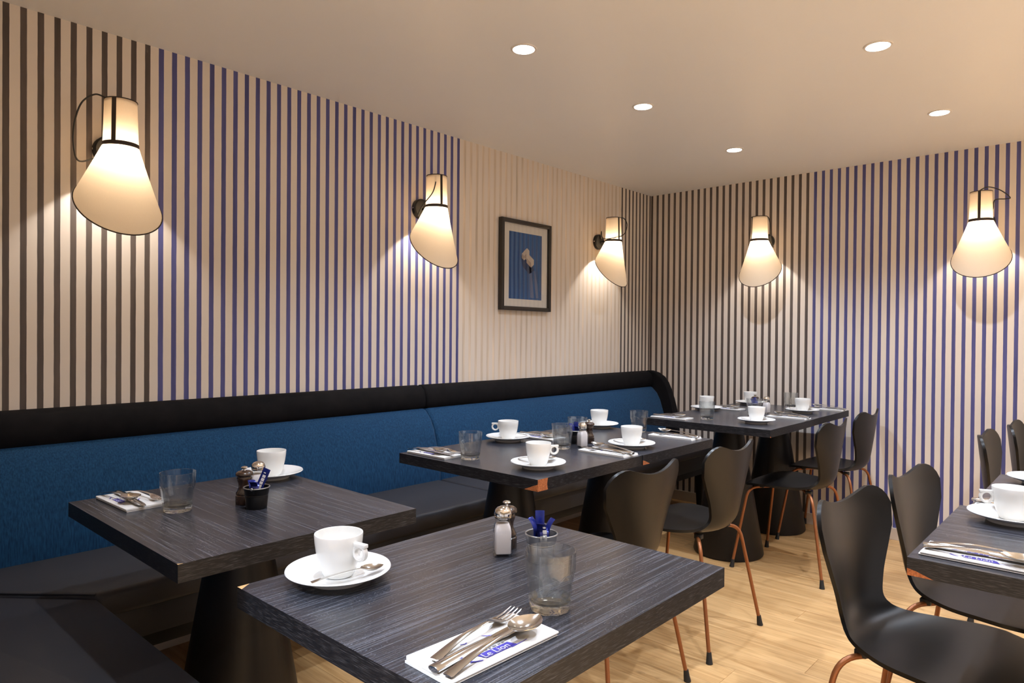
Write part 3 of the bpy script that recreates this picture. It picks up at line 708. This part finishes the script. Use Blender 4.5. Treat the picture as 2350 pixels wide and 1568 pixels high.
# ------------------------------------------------------------------ napkins
def text_mesh(txt, size, mat, extrude=0.0):
    cu = bpy.data.curves.new('txt', 'FONT'); cu.body = txt; cu.size = size; cu.align_x = 'LEFT'; cu.extrude = extrude; cu.resolution_u = 3
    o = bpy.data.objects.new('txt', cu); COL.objects.link(o)
    dg = bpy.context.evaluated_depsgraph_get(); dg.update()
    me = bpy.data.meshes.new_from_object(o.evaluated_get(dg))
    bpy.data.objects.remove(o); me.materials.clear(); me.materials.append(MATS[mat])
    return me
NW, NL = 0.094, 0.205
def napkin_maker(label, group):
    t = thing('paper_napkin', label, 'napkin', group=group)
    def sheet(w0, w1, l0, l1, z0, z1, name, seed, fold):
        rnd = random.Random(seed); nx, ny = 10, 14; v = []; f = []
        def zt(u, w): return 0.0006 * math.sin(5.1 * u + seed) * math.sin(3.3 * w + seed)
        ring = []
        for j in range(ny + 1):
            y = l0 + (l1 - l0) * j / ny + 0.0
            sec = []
            for i in range(nx + 1):
                x = w0 + (w1 - w0) * i / nx; sec.append((x, y, z1 + zt(i / nx, j / ny)))
            if fold:      # rounded fold on the +x side
                zm = (z0 + z1) / 2; r = (z1 - z0) / 2
                for k in range(1, 5): a = PI / 2 - PI * k / 5; sec.append((w1 + r * math.cos(a), y, zm + r * math.sin(a)))
            for i in range(nx, -1, -1):
                x = w0 + (w1 - w0) * i / nx; sec.append((x, y, z0))
            ring.append(sec)
        n = len(ring[0]); v = [q for s_ in ring for q in s_]
        f = [(j * n + k, j * n + (k + 1) % n, (j + 1) * n + (k + 1) % n, (j + 1) * n + k) for j in range(ny) for k in range(n)] + [tuple(range(n))[::-1], tuple(ny * n + k for k in range(n))]
        return mesh(name, v, f, 'paper_white')
    ob('lower_ply', sheet(-NW / 2 + .001, NW / 2 - .003, -NL / 2, NL / 2 - .001, 0.0002, 0.0030, 'lower_ply', 2, True), t)
    up = ob('upper_ply', sheet(-NW / 2, NW / 2 - .002, -NL / 2 + .003, NL / 2, 0.0038, 0.0078, 'upper_ply', 5, True), t)
    z = .0088
    lb = [(.019, -.034), (.019, .024), (.0335, .030), (.0335, -.028)]
    ob('printed_band', MB().add([(x, y, z - .0001) for x, y in lb], [(3, 2, 1, 0)]).me('printed_band', 'print_blue', False), up)
    o = ob('printed_name', text_mesh('Le Lion', .0165, 'print_white'), up, (.0318, -.030, z + .0001), (0, 0, PI / 2))
    rule = MB()
    for k, (a, b) in enumerate(((-.026, -.018), (-.016, -.011), (-.008, -.004), (-.001, .006), (.009, .014), (.016, .021))):
        rule.add([(.0145, a, z), (.0168, a, z), (.0168, b, z), (.0145, b, z)], [(0, 1, 2, 3)])
    ob('printed_small_line', rule.me('printed_small_line', 'print_grey', False), up)
    sw = [(.036, -.050), (.0395, -.040), (.0375, -.030)]; tail = []
    def stroke(pts, w0, w1, nm):
        pts = [Vector((*p, z)) for p in pts]; q = smooth_path(pts, 6); v = []; n = len(q)
        for i, p in enumerate(q):
            d = (q[min(i + 1, n - 1)] - q[max(i - 1, 0)]).normalized(); s_ = Vector((-d.y, d.x, 0)) * ((w0 + (w1 - w0) * i / (n - 1)) / 2); v += [p + s_, p - s_]
        me = MB().add(v, [(2 * i, 2 * i + 1, 2 * i + 3, 2 * i + 2) for i in range(n - 1)]).me(nm, 'print_blue', False); ob(nm, me, up)
    stroke([(.0255, -.052), (.031, -.045), (.0345, -.036)], .0040, .0018, 'printed_stroke')
    stroke([(.0345, .018), (.0335, .036), (.0325, .050)], .0016, .0010, 'printed_stroke')
    stroke([(-.020, .012), (-.014, .017), (-.010, .026)], .0010, .0034, 'printed_stroke')
    stroke([(-.020, -.028), (-.017, -.022), (-.018, -.018)], .0020, .0020, 'printed_stroke')
    return t
ZN = T + 0.0089
def setting(where, x, y, rz, jit=0, layout=((-.0268, .002, .0), (-.0005, -.004, .02), (.0215, .000, .0)), dz=0.0):
    place('napkin', napkin_maker, 'white folded napkin ' + where, (x, y, T + .0002), rz, 'folded paper napkins')
    ca, sa = math.cos(rz), math.sin(rz)
    for (kind, mk), (lx, ly, lr) in zip((('fork', fork_maker), ('knife', knife_maker), ('spoon', spoon_maker)), layout):
        px, py = x + ca * lx - sa * ly, y + sa * lx + ca * ly
        o = place(kind, mk, 'steel %s on the napkin ' % kind + where, (px, py, ZN + {'fork': .0012, 'knife': .0, 'spoon': .0048}[kind]), rz + lr, kind + 's on the napkins')
        if kind == 'spoon': o.rotation_euler = (.036, 0, rz + lr)
A0, AX, AM = 0.0, -PI / 2, PI / 2
setting('at the front corner of the nearest table', 2.008, -3.796, A0 - .03, layout=((-.0225, .008, .17), (.0050, .002, .080), (.0290, -.003, .085)))
setting('on the left table beside its tumbler', 0.778, -3.838, AX + .03, layout=((-.0335, .012, .10), (.0040, .012, -.07), (.0220, -.014, .10)))
setting('at the left end of the chipped middle table', 0.806, -2.834, AX, layout=((-.0330, .010, .09), (.0035, .006, -.06), (.0215, -.012, .08)))
setting('at the back of the middle table between cup and tumbler', 0.812, -2.250, AX + .02, layout=((-.0250, .0, .06), (-.001, .0, .02), (.0215, .0, -.02)))
setting('at the seam of the middle tables beside the salt shaker', 1.236, -2.362, AM - .02)
setting('at the far end of the second middle table', 1.216, -1.826, AM + .02)
setting('on the left end of the far tables', 0.866, -1.222, AX, layout=((-.0250, .0, .05), (-.001, .0, .02), (.0215, .0, .03)))
setting('behind the tumbler at the back of the far tables', 0.872, -0.572, AX)
setting('on the far tables between the two front cups', 1.306, -0.748, AM)
setting('at the back right corner of the far tables', 1.312, -0.150, AM)
setting('at the front edge of the right-hand table', 2.456, -2.858, AX, layout=((-.025, .0, .06), (-.001, .004, .03), (.0215, .0, -.02)))
setting('behind the cup on the right-hand table', 2.470, -2.320, AX)

# ------------------------------------------------------------------ cups, saucers, teaspoons, tumblers
def cup_set(where, x, y, hang, spoon=None):
    place('saucer', saucer_maker, 'white saucer ' + where, (x, y, T + .0002), 0, 'white saucers')
    place('cup', cup_maker, 'white coffee cup ' + where, (x, y, T + .0077), hang, 'white coffee cups')
    if spoon:
        ang, off = spoon     # spoon lies across the saucer: direction the bowl points to, offset from centre to its right
        d = Vector((math.cos(ang), math.sin(ang))); r = Vector((d.y, -d.x)) * off
        place('teaspoon', teaspoon_maker, 'steel teaspoon on the saucer ' + where, (x + r.x, y + r.y, T + .0202), ang - PI / 2, 'teaspoons on saucers')
cup_set('at the left of the nearest table', 1.630, -3.782, 0.15, (1.35, .048))
cup_set('at the back of the left table behind the salt shaker', 0.755, -3.440, 2.4)
cup_set('at the front of the chipped middle table', 1.226, -2.752, 0.95, (0.75, -.044))
cup_set('with ring handle turned left at the middle table back', 0.772, -2.405, 3.75, (3.4, .046))
cup_set('against the blue back at the far end of the middle tables', 0.800, -1.795, 2.6)
cup_set('on the second middle table in front of the far tumbler', 1.226, -2.185, 1.6, (0.7, -.044))
cup_set('behind the tumbler at the left of the far tables', 0.810, -0.705, 2.2)
cup_set('at the front corner of the far tables', 1.268, -1.085, 1.5, (0.6, -.045))
cup_set('at the far wall end behind the bucket', 0.858, -0.190, 2.0)
cup_set('on the right part of the far tables by the wall', 1.266, -0.425, 1.5, (0.5, -.045))
cup_set('on the right-hand table at the picture edge', 2.462, -2.468, 3.55, (2.9, .048))
place('saucer', saucer_maker, 'round white porcelain saucer cut off at the far end of the right-hand tables', (2.478, -1.885, T + .0002), 0, 'white saucers')
def tumbler(where, x, y, rz=0.0):
    place('tumbler', tumbler_maker, 'clear faceted tumbler ' + where, (x, y, T + .0003), rz, 'clear faceted tumblers')
tumbler('at the front of the nearest table', 1.985, -3.625, .2)
tumbler('beside the napkin on the left table', 0.948, -3.788)
tumbler('near the left end of the chipped middle table', 0.955, -2.800)
tumbler('in front of the salt shaker on the middle tables', 1.048, -2.398)
tumbler('behind the salt shaker on the middle tables', 0.962, -2.185)
tumbler('at the far right back of the middle tables', 1.010, -1.782)
tumbler('at the left of the far tables', 1.020, -1.128)
tumbler('in the middle of the far tables before the bucket', 1.122, -0.765)
tumbler('near the striped wall on the far tables', 1.120, -0.205)

# ------------------------------------------------------------------ salt, pepper, sugar buckets
def salt_maker(label, group):
    t = thing('salt_shaker', label, 'salt shaker', group=group)
    def sq(w, c):       # rounded square
        pts = []
        for q in range(4):
            for k in range(4):
                a = q * PI / 2 + k / 3 * PI / 2
                cx, cy = (w - c) * (1 if q in (0, 3) else -1), (w - c) * (1 if q in (0, 1) else -1)
                pts.append((cx + c * math.cos(a), cy + c * math.sin(a)))
        return pts
    def stack(levels, close=True):
        v = []; f = []
        for w, c, z in levels: v += [(x, y, z) for x, y in sq(w, c)]
        n = 16; m_ = len(levels)
        f = [(i * n + k, i * n + (k + 1) % n, (i + 1) * n + (k + 1) % n, (i + 1) * n + k) for i in range(m_ - 1) for k in range(n)]
        f += [tuple(range(n))[::-1], tuple((m_ - 1) * n + k for k in range(n))]
        return v, f
    ob('glass_bottle', mesh('glass_bottle', *stack([(.0175, .003, 0), (.0185, .004, .002), (.0180, .004, .050), (.0165, .006, .060), (.0145, .012, .067), (.0145, .0144, .073)]), 'thin_glass'), t)
    ob('salt', mesh('salt', *stack([(.0145, .003, .0055), (.0152, .003, .007), (.0152, .003, .049), (.0140, .005, .058), (.0118, .010, .064)]), 'salt_grain'), t)
    ob('cap', MB().lathe([(0, .0732), (.0155, .0732), (.0168, .0745), (.0168, .0770), (.0160, .0778), (.0178, .0795), (.0178, .0830), (.0160, .0900), (.0115, .0945), (.0050, .0965), (0, .0968)], 32).me('cap', 'chrome'), t)
    return t
def mill_maker(label, group):
    t = thing('pepper_mill', label, 'pepper mill', group=group)
    ob('body', MB().lathe([(0, 0), (.0205, 0), (.0215, .002), (.0215, .022), (.0195, .0235), (.0205, .026), (.0205, .029), (.0170, .034), (.0142, .043), (.0145, .052), (.0175, .061), (.0185, .066), (.0165, .070), (0, .070)], 36).me('body', 'mill_wood'), t)
    ob('cap', MB().lathe([(0, .0702), (.0175, .0702), (.0215, .0735), (.0218, .0760), (.0200, .0800), (.0150, .0835), (.0070, .0850), (0, .0852)], 36).me('cap', 'mill_wood'), t)
    ob('knob', MB().lathe([(0, .0850), (.0035, .0850), (.0030, .0885), (.0075, .0905), (.0085, .0925), (.0060, .0950), (0, .0962)], 24).me('knob', 'chrome'), t)
    return t
def pail_maker(mat):
    def mk(label, group):
        t = thing('sugar_bucket', label, 'bucket', group=group)
        prof = [(0, .003), (.0225, .003), (.0235, 0), (.0245, 0), (.0252, .003), (.0275, .030), (.0270, .0315), (.0280, .033), (.0275, .0345), (.0285, .036), (.0308, .052)]
        inn = [(.0298, .052), (.0275, .035), (.0245, .006), (0, .005)]
        ob('pail', MB().lathe(prof + inn, 44).me('pail', mat), t)
        pts = [(.0306 * math.cos(2 * PI * k / 44), .0306 * math.sin(2 * PI * k / 44), .0522) for k in range(45)]
        ob('rim', MB().tube(pts, .0016, 8, cap=False).me('rim', 'zinc'), t)
        for s_ in (1, -1):
            lg = MB().box((s_ * .0300 - .0012, -.0065, .0400), (s_ * .0315 + .0012, .0065, .0560)).me('lug', mat, bevel=0.001)
            l_ = ob('lug', lg, t)
            ob('rivet', MB().lathe([(0, .0022), (.0030, .0012), (.0036, 0), (0, 0)], 14).me('rivet', 'zinc'), l_, (s_ * .0330, 0, .0525), (0, s_ * PI / 2, 0))
        return t
    return mk
def stick_me(name, bend, L=0.070, w=.0088):
    mb = MB(); n = 10; st = []
    a = 0.0; y = z = 0.0; rows = []
    for i in range(n + 1):
        rows.append((y, z, a)); a += (bend / (n * .45) if i >= n * .55 else 0); y += math.sin(a) * L / n; z += math.cos(a) * L / n
    v = []; f = []
    for i, (yy, zz, aa) in enumerate(rows):
        th = .0014 if 0 < i < n else .0004; nrm = (math.cos(aa), -math.sin(aa))
        for x, s_ in ((-w, 0), (-w * .5, 1), (w * .5, 1), (w, 0), (w * .5, -1), (-w * .5, -1)):
            v.append((x, yy + nrm[0] * s_ * th, zz + nrm[1] * s_ * th))
    f = [(i * 6 + k, i * 6 + (k + 1) % 6, (i + 1) * 6 + (k + 1) % 6, (i + 1) * 6 + k) for i in range(n) for k in range(6)] + [(5, 4, 3, 2, 1, 0), tuple(n * 6 + k for k in range(6))]
    return mesh(name, v, f, 'packet_blue'), rows
_st = {b: stick_me('sachet', b) for b in (0.0, 0.9, -1.2, 1.9)}
def stick(label, x, y, z, rz, tilt, bend, group, printed=False, scale=1.0, lean=0.0):
    me, rows = _st[bend]
    o = ob('sugar_stick', me, None, (x, y, z), (tilt, lean, rz)); o.scale = (scale,) * 3
    tag(o, label, 'sugar stick', group)
    if printed:
        pr = MB()
        for (x0, x1, z0, z1) in ((-.0035, .0040, .020, .029), (-.0035, .0040, .0305, .037), (-.0035, .0040, .0385, .046), (-.0035, .0040, .0475, .054), (-.0035, .0015, .058, .0605)):
            for s_ in (-1, 1): pr.add([(x0, s_ * .00165, z0), (x1, s_ * .00165, z0), (x1, s_ * .00165, z1), (x0, s_ * .00165, z1)], [(0, 1, 2, 3)])
        ob('printed_lettering', pr.me('printed_lettering', 'print_white', False), o)
    return o
def bucket(key, mat, label, x, y, rz, sticks, where, g='sugar buckets'):
    place(key, pail_maker(mat), label, (x, y, T + .0002), rz, g)
    names = ('tallest blue sugar stick standing in ', 'blue sugar stick curling left in ', 'bent blue sugar stick in the middle of ', 'blue sugar stick leaning right in ', 'short folded blue sugar stick at the front of ', 'blue sugar stick at the back of ')
    for (nm, (dx, dy, dz, r, tl, bd, prn, sc, ln)) in zip(names, sticks):
        stick(nm + where, x + dx, y + dy, T + .0165 + dz, r, tl, bd, 'blue sugar sticks ' + where, prn, sc, ln)
# view-facing basis used only to lay the sachets out left/right in the bucket: r = along the camera's right, in world
RX, RYv = 0.74, 0.67
def S(r, b, dz, rot, tl, bd, prn=False, sc=1.0, ln=0.0):   # r: right, b: towards back
    return (RX * r - 0.67 * b, RYv * r + 0.74 * b, dz, rot, tl, bd, prn, sc, ln)
yaw = math.radians(42.3)
bucket('pail_zinc', 'zinc', 'small galvanised steel bucket on the nearest table behind the tumbler', 1.826, -3.456, -0.75,
       [S(-.003, .010, .006, yaw, -.02, 0.0, False, 1.02), S(-.011, .000, -.001, yaw + 1.0, .0, 0.9), S(.001, -.002, -.003, yaw - .2, .02, -1.2), S(.011, .002, -.003, yaw - 1.1, .0, 0.9), S(.005, -.010, -.009, yaw + .2, .04, 1.9, True)], 'the steel bucket')
bucket('pail_black', 'pail_black', 'small black bucket of sugar sticks on the left table', 1.060, -3.643, 2.3,
       [S(-.002, .000, .014, yaw, .02, 0.0, True, 1.05, .40), S(-.011, .003, -.006, yaw + .6, .0, 1.9), S(-.003, -.005, -.010, yaw, .02, -1.2), S(.011, .001, -.010, yaw - .7, .0, 0.9), S(.000, -.011, -.009, yaw + .1, .0, 1.9)], 'the black bucket on the left table')
bucket('pail_black', 'pail_black', 'black sugar bucket hidden behind the tumbler on the middle tables', 1.008, -2.262, 0.9,
       [S(.004, .004, 0, yaw, .02, 0.0), S(-.010, .0, -.004, yaw + .5, .0, 0.9), S(.009, -.005, -.008, yaw - .3, .0, -1.2)], 'the bucket on the middle tables')
bucket('pail_black', 'pail_black', 'black sugar bucket among the glasses on the far tables', 1.060, -0.610, 0.2,
       [S(.004, .004, 0, yaw, .02, 0.0), S(-.010, .0, -.004, yaw + .5, .0, 0.9), S(.009, -.005, -.006, yaw - .3, .0, 1.9)], 'the bucket on the far tables')
SG, MG = 'glass salt shakers', 'dark wooden pepper mills'
place('salt', salt_maker, 'square glass salt shaker on the nearest table before the pepper mill', (1.750, -3.484, T + .0002), yaw + .12, SG)
place('salt', salt_maker, 'square glass salt shaker behind the bucket on the left table', (0.965, -3.590, T + .0002), yaw + .4, SG)
place('salt', salt_maker, 'square glass salt shaker between tumbler and napkin on the middle tables', (1.086, -2.318, T + .0002), yaw + .45, SG)
place('salt', salt_maker, 'square glass salt shaker among the glasses on the far tables', (1.130, -0.608, T + .0002), yaw + .6, SG)
place('mill', mill_maker, 'dark wooden pepper mill half hidden behind the front salt shaker', (1.722, -3.443, T + .0002), 0, MG)
place('mill', mill_maker, 'dark wooden pepper mill beside the black bucket on the left table', (0.998, -3.644, T + .0002), 0, MG)
place('mill', mill_maker, 'dark pepper mill hidden behind the tumblers on the middle tables', (1.040, -2.210, T + .0002), 0, MG)
place('mill', mill_maker, 'dark pepper mill behind the bucket on the far tables', (1.030, -0.530, T + .0002), 0, MG)

# ------------------------------------------------------------------ wall lamps: local +X out of the wall
def sconce(label, loc, rz, cable, straps, power=1.0):
    D, ZR, ZT = 0.130, 1.812, 1.962
    t = thing('wall_lamp', label, 'wall lamp', loc, rz, 'cream cone wall lamps')
    n = 48
    def ring(c, r, tilt, k): # circle in plane tilted about y
        a = 2 * PI * k / n; u = r * math.cos(a); w = r * math.sin(a)
        return Vector((c[0] + u * math.cos(tilt), w, c[1] - u * math.sin(tilt)))
    rim_c, rim_r, tilt = (0.114, 1.609), 0.1355, math.radians(49.5)
    v = []; f = []; m_ = 10
    for i in range(m_ + 1):
        q = i / m_
        for k in range(n): v.append(ring((D, ZR), .0535, 0, k).lerp(ring(rim_c, rim_r, tilt, k), q))
    f = [(i * n + k, i * n + (k + 1) % n, (i + 1) * n + (k + 1) % n, (i + 1) * n + k) for i in range(m_) for k in range(n)]
    ob('lower_shade', mesh('lower_shade', v, f, 'shade_linen'), t)
    v = []
    for q in (0, .33, .66, 1.0):
        for k in range(n): v.append(ring((D, ZR + (ZT - ZR) * q), .0535 - .0045 * q, 0, k))
    f = [(i * n + k, i * n + (k + 1) % n, (i + 1) * n + (k + 1) % n, (i + 1) * n + k) for i in range(3) for k in range(n)]
    ob('upper_shade', mesh('upper_shade', v, f, 'shade_linen'), t)
    ob('rim_tape', MB().tube([ring(rim_c, rim_r, tilt, k) for k in range(n + 1)], .0022, 8, cap=False).me('rim_tape', 'tape_brown'), t)
    ob('top_tape', MB().tube([ring((D, ZT), .0492, 0, k) for k in range(n + 1)], .0020, 8, cap=False).me('top_tape', 'tape_brown'), t)
    mb = MB(); vv = []
    for zz, rr in ((ZR - .007, .0555), (ZR + .007, .0548), (ZR + .007, .0535), (ZR - .007, .0540)):
        for k in range(n): vv.append(ring((D, zz), rr, 0, k))
    ff = [(i * n + k, i * n + (k + 1) % n, ((i + 1) % 4) * n + (k + 1) % n, ((i + 1) % 4) * n + k) for i in range(4) for k in range(n)]
    ob('waist_band', mesh('waist_band', vv, ff, 'tape_brown'), t)
    for a, wdt in straps:
        vv = []
        for q in range(5):
            zz = ZR + (ZT - ZR) * q / 4; rr = .0545 - .0045 * q / 4
            for s_ in (-1, 1):
                aa = a + s_ * wdt / rr / 2; vv.append((D + rr * math.cos(aa), rr * math.sin(aa), zz)); vv.append((D + (rr - .0012) * math.cos(aa), (rr - .0012) * math.sin(aa), zz))
        ff = []
        for q in range(4):
            b0, b1 = q * 4, q * 4 + 4
            ff += [(b0, b0 + 2, b1 + 2, b1), (b0 + 1, b1 + 1, b1 + 3, b0 + 3), (b0, b1, b1 + 1, b0 + 1), (b0 + 2, b0 + 3, b1 + 3, b1 + 2)]
        ob('strap', mesh('strap', vv, ff, 'tape_brown'), t)
    pl = MB().lathe([(0, 0), (.050, 0), (.050, .020), (.044, .026), (0, .026)], 40)
    po = ob('wall_plate', pl.me('wall_plate', 'black_metal'), t, (0.0005, 0, 1.815), (0, PI / 2, 0))
    ob('screw', MB().lathe([(0, 0), (.004, 0), (.004, .002), (0, .003)], 12).me('screw', 'chrome'), po, (0.0, -.0505, .011), (PI / 2, 0, 0))
    ob('arm', MB().tube([(.024, 0, 1.812), (D - .0535, 0, 1.812)], .006, 10).me('arm', 'black_metal'), t)
    ob('cable', MB().tube(smooth_path(cable, 8), .0028, 8).me('cable', 'black_rubber'), t)
    ob('added_top_baffle', MB().lathe([(0, 0), (.0485, 0)], 40).me('added_top_baffle', 'shade_linen'), t, (D, 0, ZT - .012))  # disc added inside the shade to keep bright ellipses off the ceiling
    ob('bulb', MB().lathe([(0, .0), (.012, .003), (.019, .014), (.021, .026), (.018, .040), (.012, .052), (.012, .062), (0, .062)], 24).me('bulb', 'bulb_glow'), t, (D, 0, 1.782))
    ob('lamp_holder', MB().lathe([(0, 0), (.009, 0), (.009, .030), (.004, .040), (0, .040)], 20).me('lamp_holder', 'black_metal'), t, (D, 0, 1.846))
    ld = bpy.data.lights.new('sconce_lamp', 'POINT'); ld.energy = SCONCE_W * power; ld.color = SCONCE_C; ld.shadow_soft_size = 0.026
    lo = bpy.data.objects.new('sconce_lamp', ld); COL.objects.link(lo); lo.parent = t; lo.location = (D, 0, 1.790)
    return t
loop1 = [(.130, -.049, 1.964), (.115, -.075, 1.970), (.085, -.105, 1.940), (.065, -.120, 1.870), (.060, -.120, 1.800), (.050, -.100, 1.755), (.028, -.030, 1.790)]
loop2 = [(.135, .0, 1.974), (.160, -.030, 1.935), (.165, -.056, 1.870), (.120, -.075, 1.815), (.060, -.060, 1.770), (.028, -.020, 1.790)]
loop3 = [(.160, .030, 1.966), (.180, .050, 1.960), (.205, .045, 1.915), (.195, .020, 1.850), (.150, -.055, 1.822), (.080, -.050, 1.830), (.050, -.025, 1.880), (.027, .0, 1.835)]
loop4 = [(.125, .045, 1.964), (.110, .054, 1.945), (.095, .060, 1.880), (.080, .056, 1.815), (.050, .060, 1.770), (.027, .02, 1.800)]
loop5 = [(.140, -.005, 1.970), (.130, .030, 1.985), (.110, .080, 1.965), (.090, .120, 1.925), (.075, .100, 1.922), (.055, .050, 1.925), (.035, .04, 1.88), (.027, .01, 1.835)]
VA = math.atan2(-.74, .67)
sconce('cream cone wall lamp at far left on the black stripes', (0, -3.655, 0), 0, loop1, [(-.72, .014), (-2.35, .010)])
sconce('cream cone wall lamp left of the framed picture on blue stripes', (0, -2.240, 0), 0, loop2, [(-.25, .012), (2.4, .010)])
sconce('cream cone wall lamp right of the framed picture near the corner', (0, -0.690, 0), 0, loop3, [(-.25, .012), (2.4, .010)])
# right wall: local +X -> world -Y, local +Y -> world +X
sconce('cream cone wall lamp on the back wall black stripes', (0.880, 0, 0), -PI / 2, loop4, [(-.75, .012), (1.9, .010)])
sconce('cream cone wall lamp at the right on the blue striped back wall', (2.072, 0, 0), -PI / 2, loop5, [(-.02, .013), (1.75, .008)])

# ------------------------------------------------------------------ framed picture
fr = thing('framed_picture', 'framed blue photograph of white blocks behind glass between two wall lamps', 'picture', (0, -1.4375, 1.5915))
hw, hh, bw, dp = .2225, .2635, .0225, .030
for (a, b) in (((.002, -hw, -hh), (dp, -hw + bw, hh)), ((.002, hw - bw, -hh), (dp, hw, hh)), ((.002, -hw + bw, hh - bw), (dp, hw - bw, hh)), ((.002, -hw + bw, -hh), (dp, hw - bw, -hh + bw))):
    ob('frame_bar', MB().box(a, b).me('frame_bar', 'frame_black', bevel=0.001), fr)
ob('mat_board', MB().box((.004, -hw + bw, -hh + bw), (.014, hw - bw, hh - bw)).me('mat_board', 'mat_board', False), fr)
pw, ph0, ph1 = .1465, -.196, .194
art = ob('art_print', MB().box((.014, -pw, ph0), (.0146, pw, ph1)).me('art_print', 'art_print', False), fr)
def flat(nm, pts, mat, x=.0149):
    ob(nm, MB().add([(x, y, z) for y, z in pts], [tuple(range(len(pts)))]).me(nm, mat, False), art)
flat('printed_shape', [(-.045, .060), (.010, .060), (.070, .000), (.075, -.020), (.030, -.045), (-.030, .000)], 'print_shadow', .0148)
for zz, (y0, y1), (b0, b1) in (((.0, -.17), (.036, .050), (.040, .075)), ((-.03, -.185), (.075, .085), (.082, .118))):
    flat('printed_shape', [(y0, zz[0] if isinstance(zz, tuple) else zz), (y1, zz[0] if isinstance(zz, tuple) else zz), (b1, -.18), (b0, -.18)], 'print_haze', .0148) if False else None
flat('printed_shape', [(.034, .010), (.050, -.004), (.056, -.060), (.078, -.185), (.040, -.185), (.034, -.090)], 'print_haze', .0148)
flat('printed_shape', [(.074, -.020), (.084, -.020), (.110, -.110), (.120, -.185), (.098, -.185), (.082, -.110)], 'print_haze', .0148)
def iso_block(y, z, ly, lz, hgt):
    flat('printed_shape', [(y, z), (y + ly, z - ly * .62), (y + ly + lz, z - ly * .62 + lz * .75), (y + lz, z + lz * .75)], 'print_pale', .0151)
    flat('printed_shape', [(y, z), (y + ly, z - ly * .62), (y + ly, z - ly * .62 - hgt), (y, z - hgt)], 'print_tan', .0150)
    flat('printed_shape', [(y + ly, z - ly * .62), (y + ly + lz, z - ly * .62 + lz * .75), (y + ly + lz, z - ly * .62 + lz * .75 - hgt), (y + ly, z - ly * .62 - hgt)], 'print_pale', .0149)
iso_block(-.036, .072, .020, .020, .026)
iso_block(-.020, .086, .022, .030, .034)
iso_block(.006, .050, .042, .026, .028)
ob('glass_pane', MB().box((.0200, -hw + bw, -hh + bw), (.0212, hw - bw, hh - bw)).me('glass_pane', 'thin_glass', False), fr)
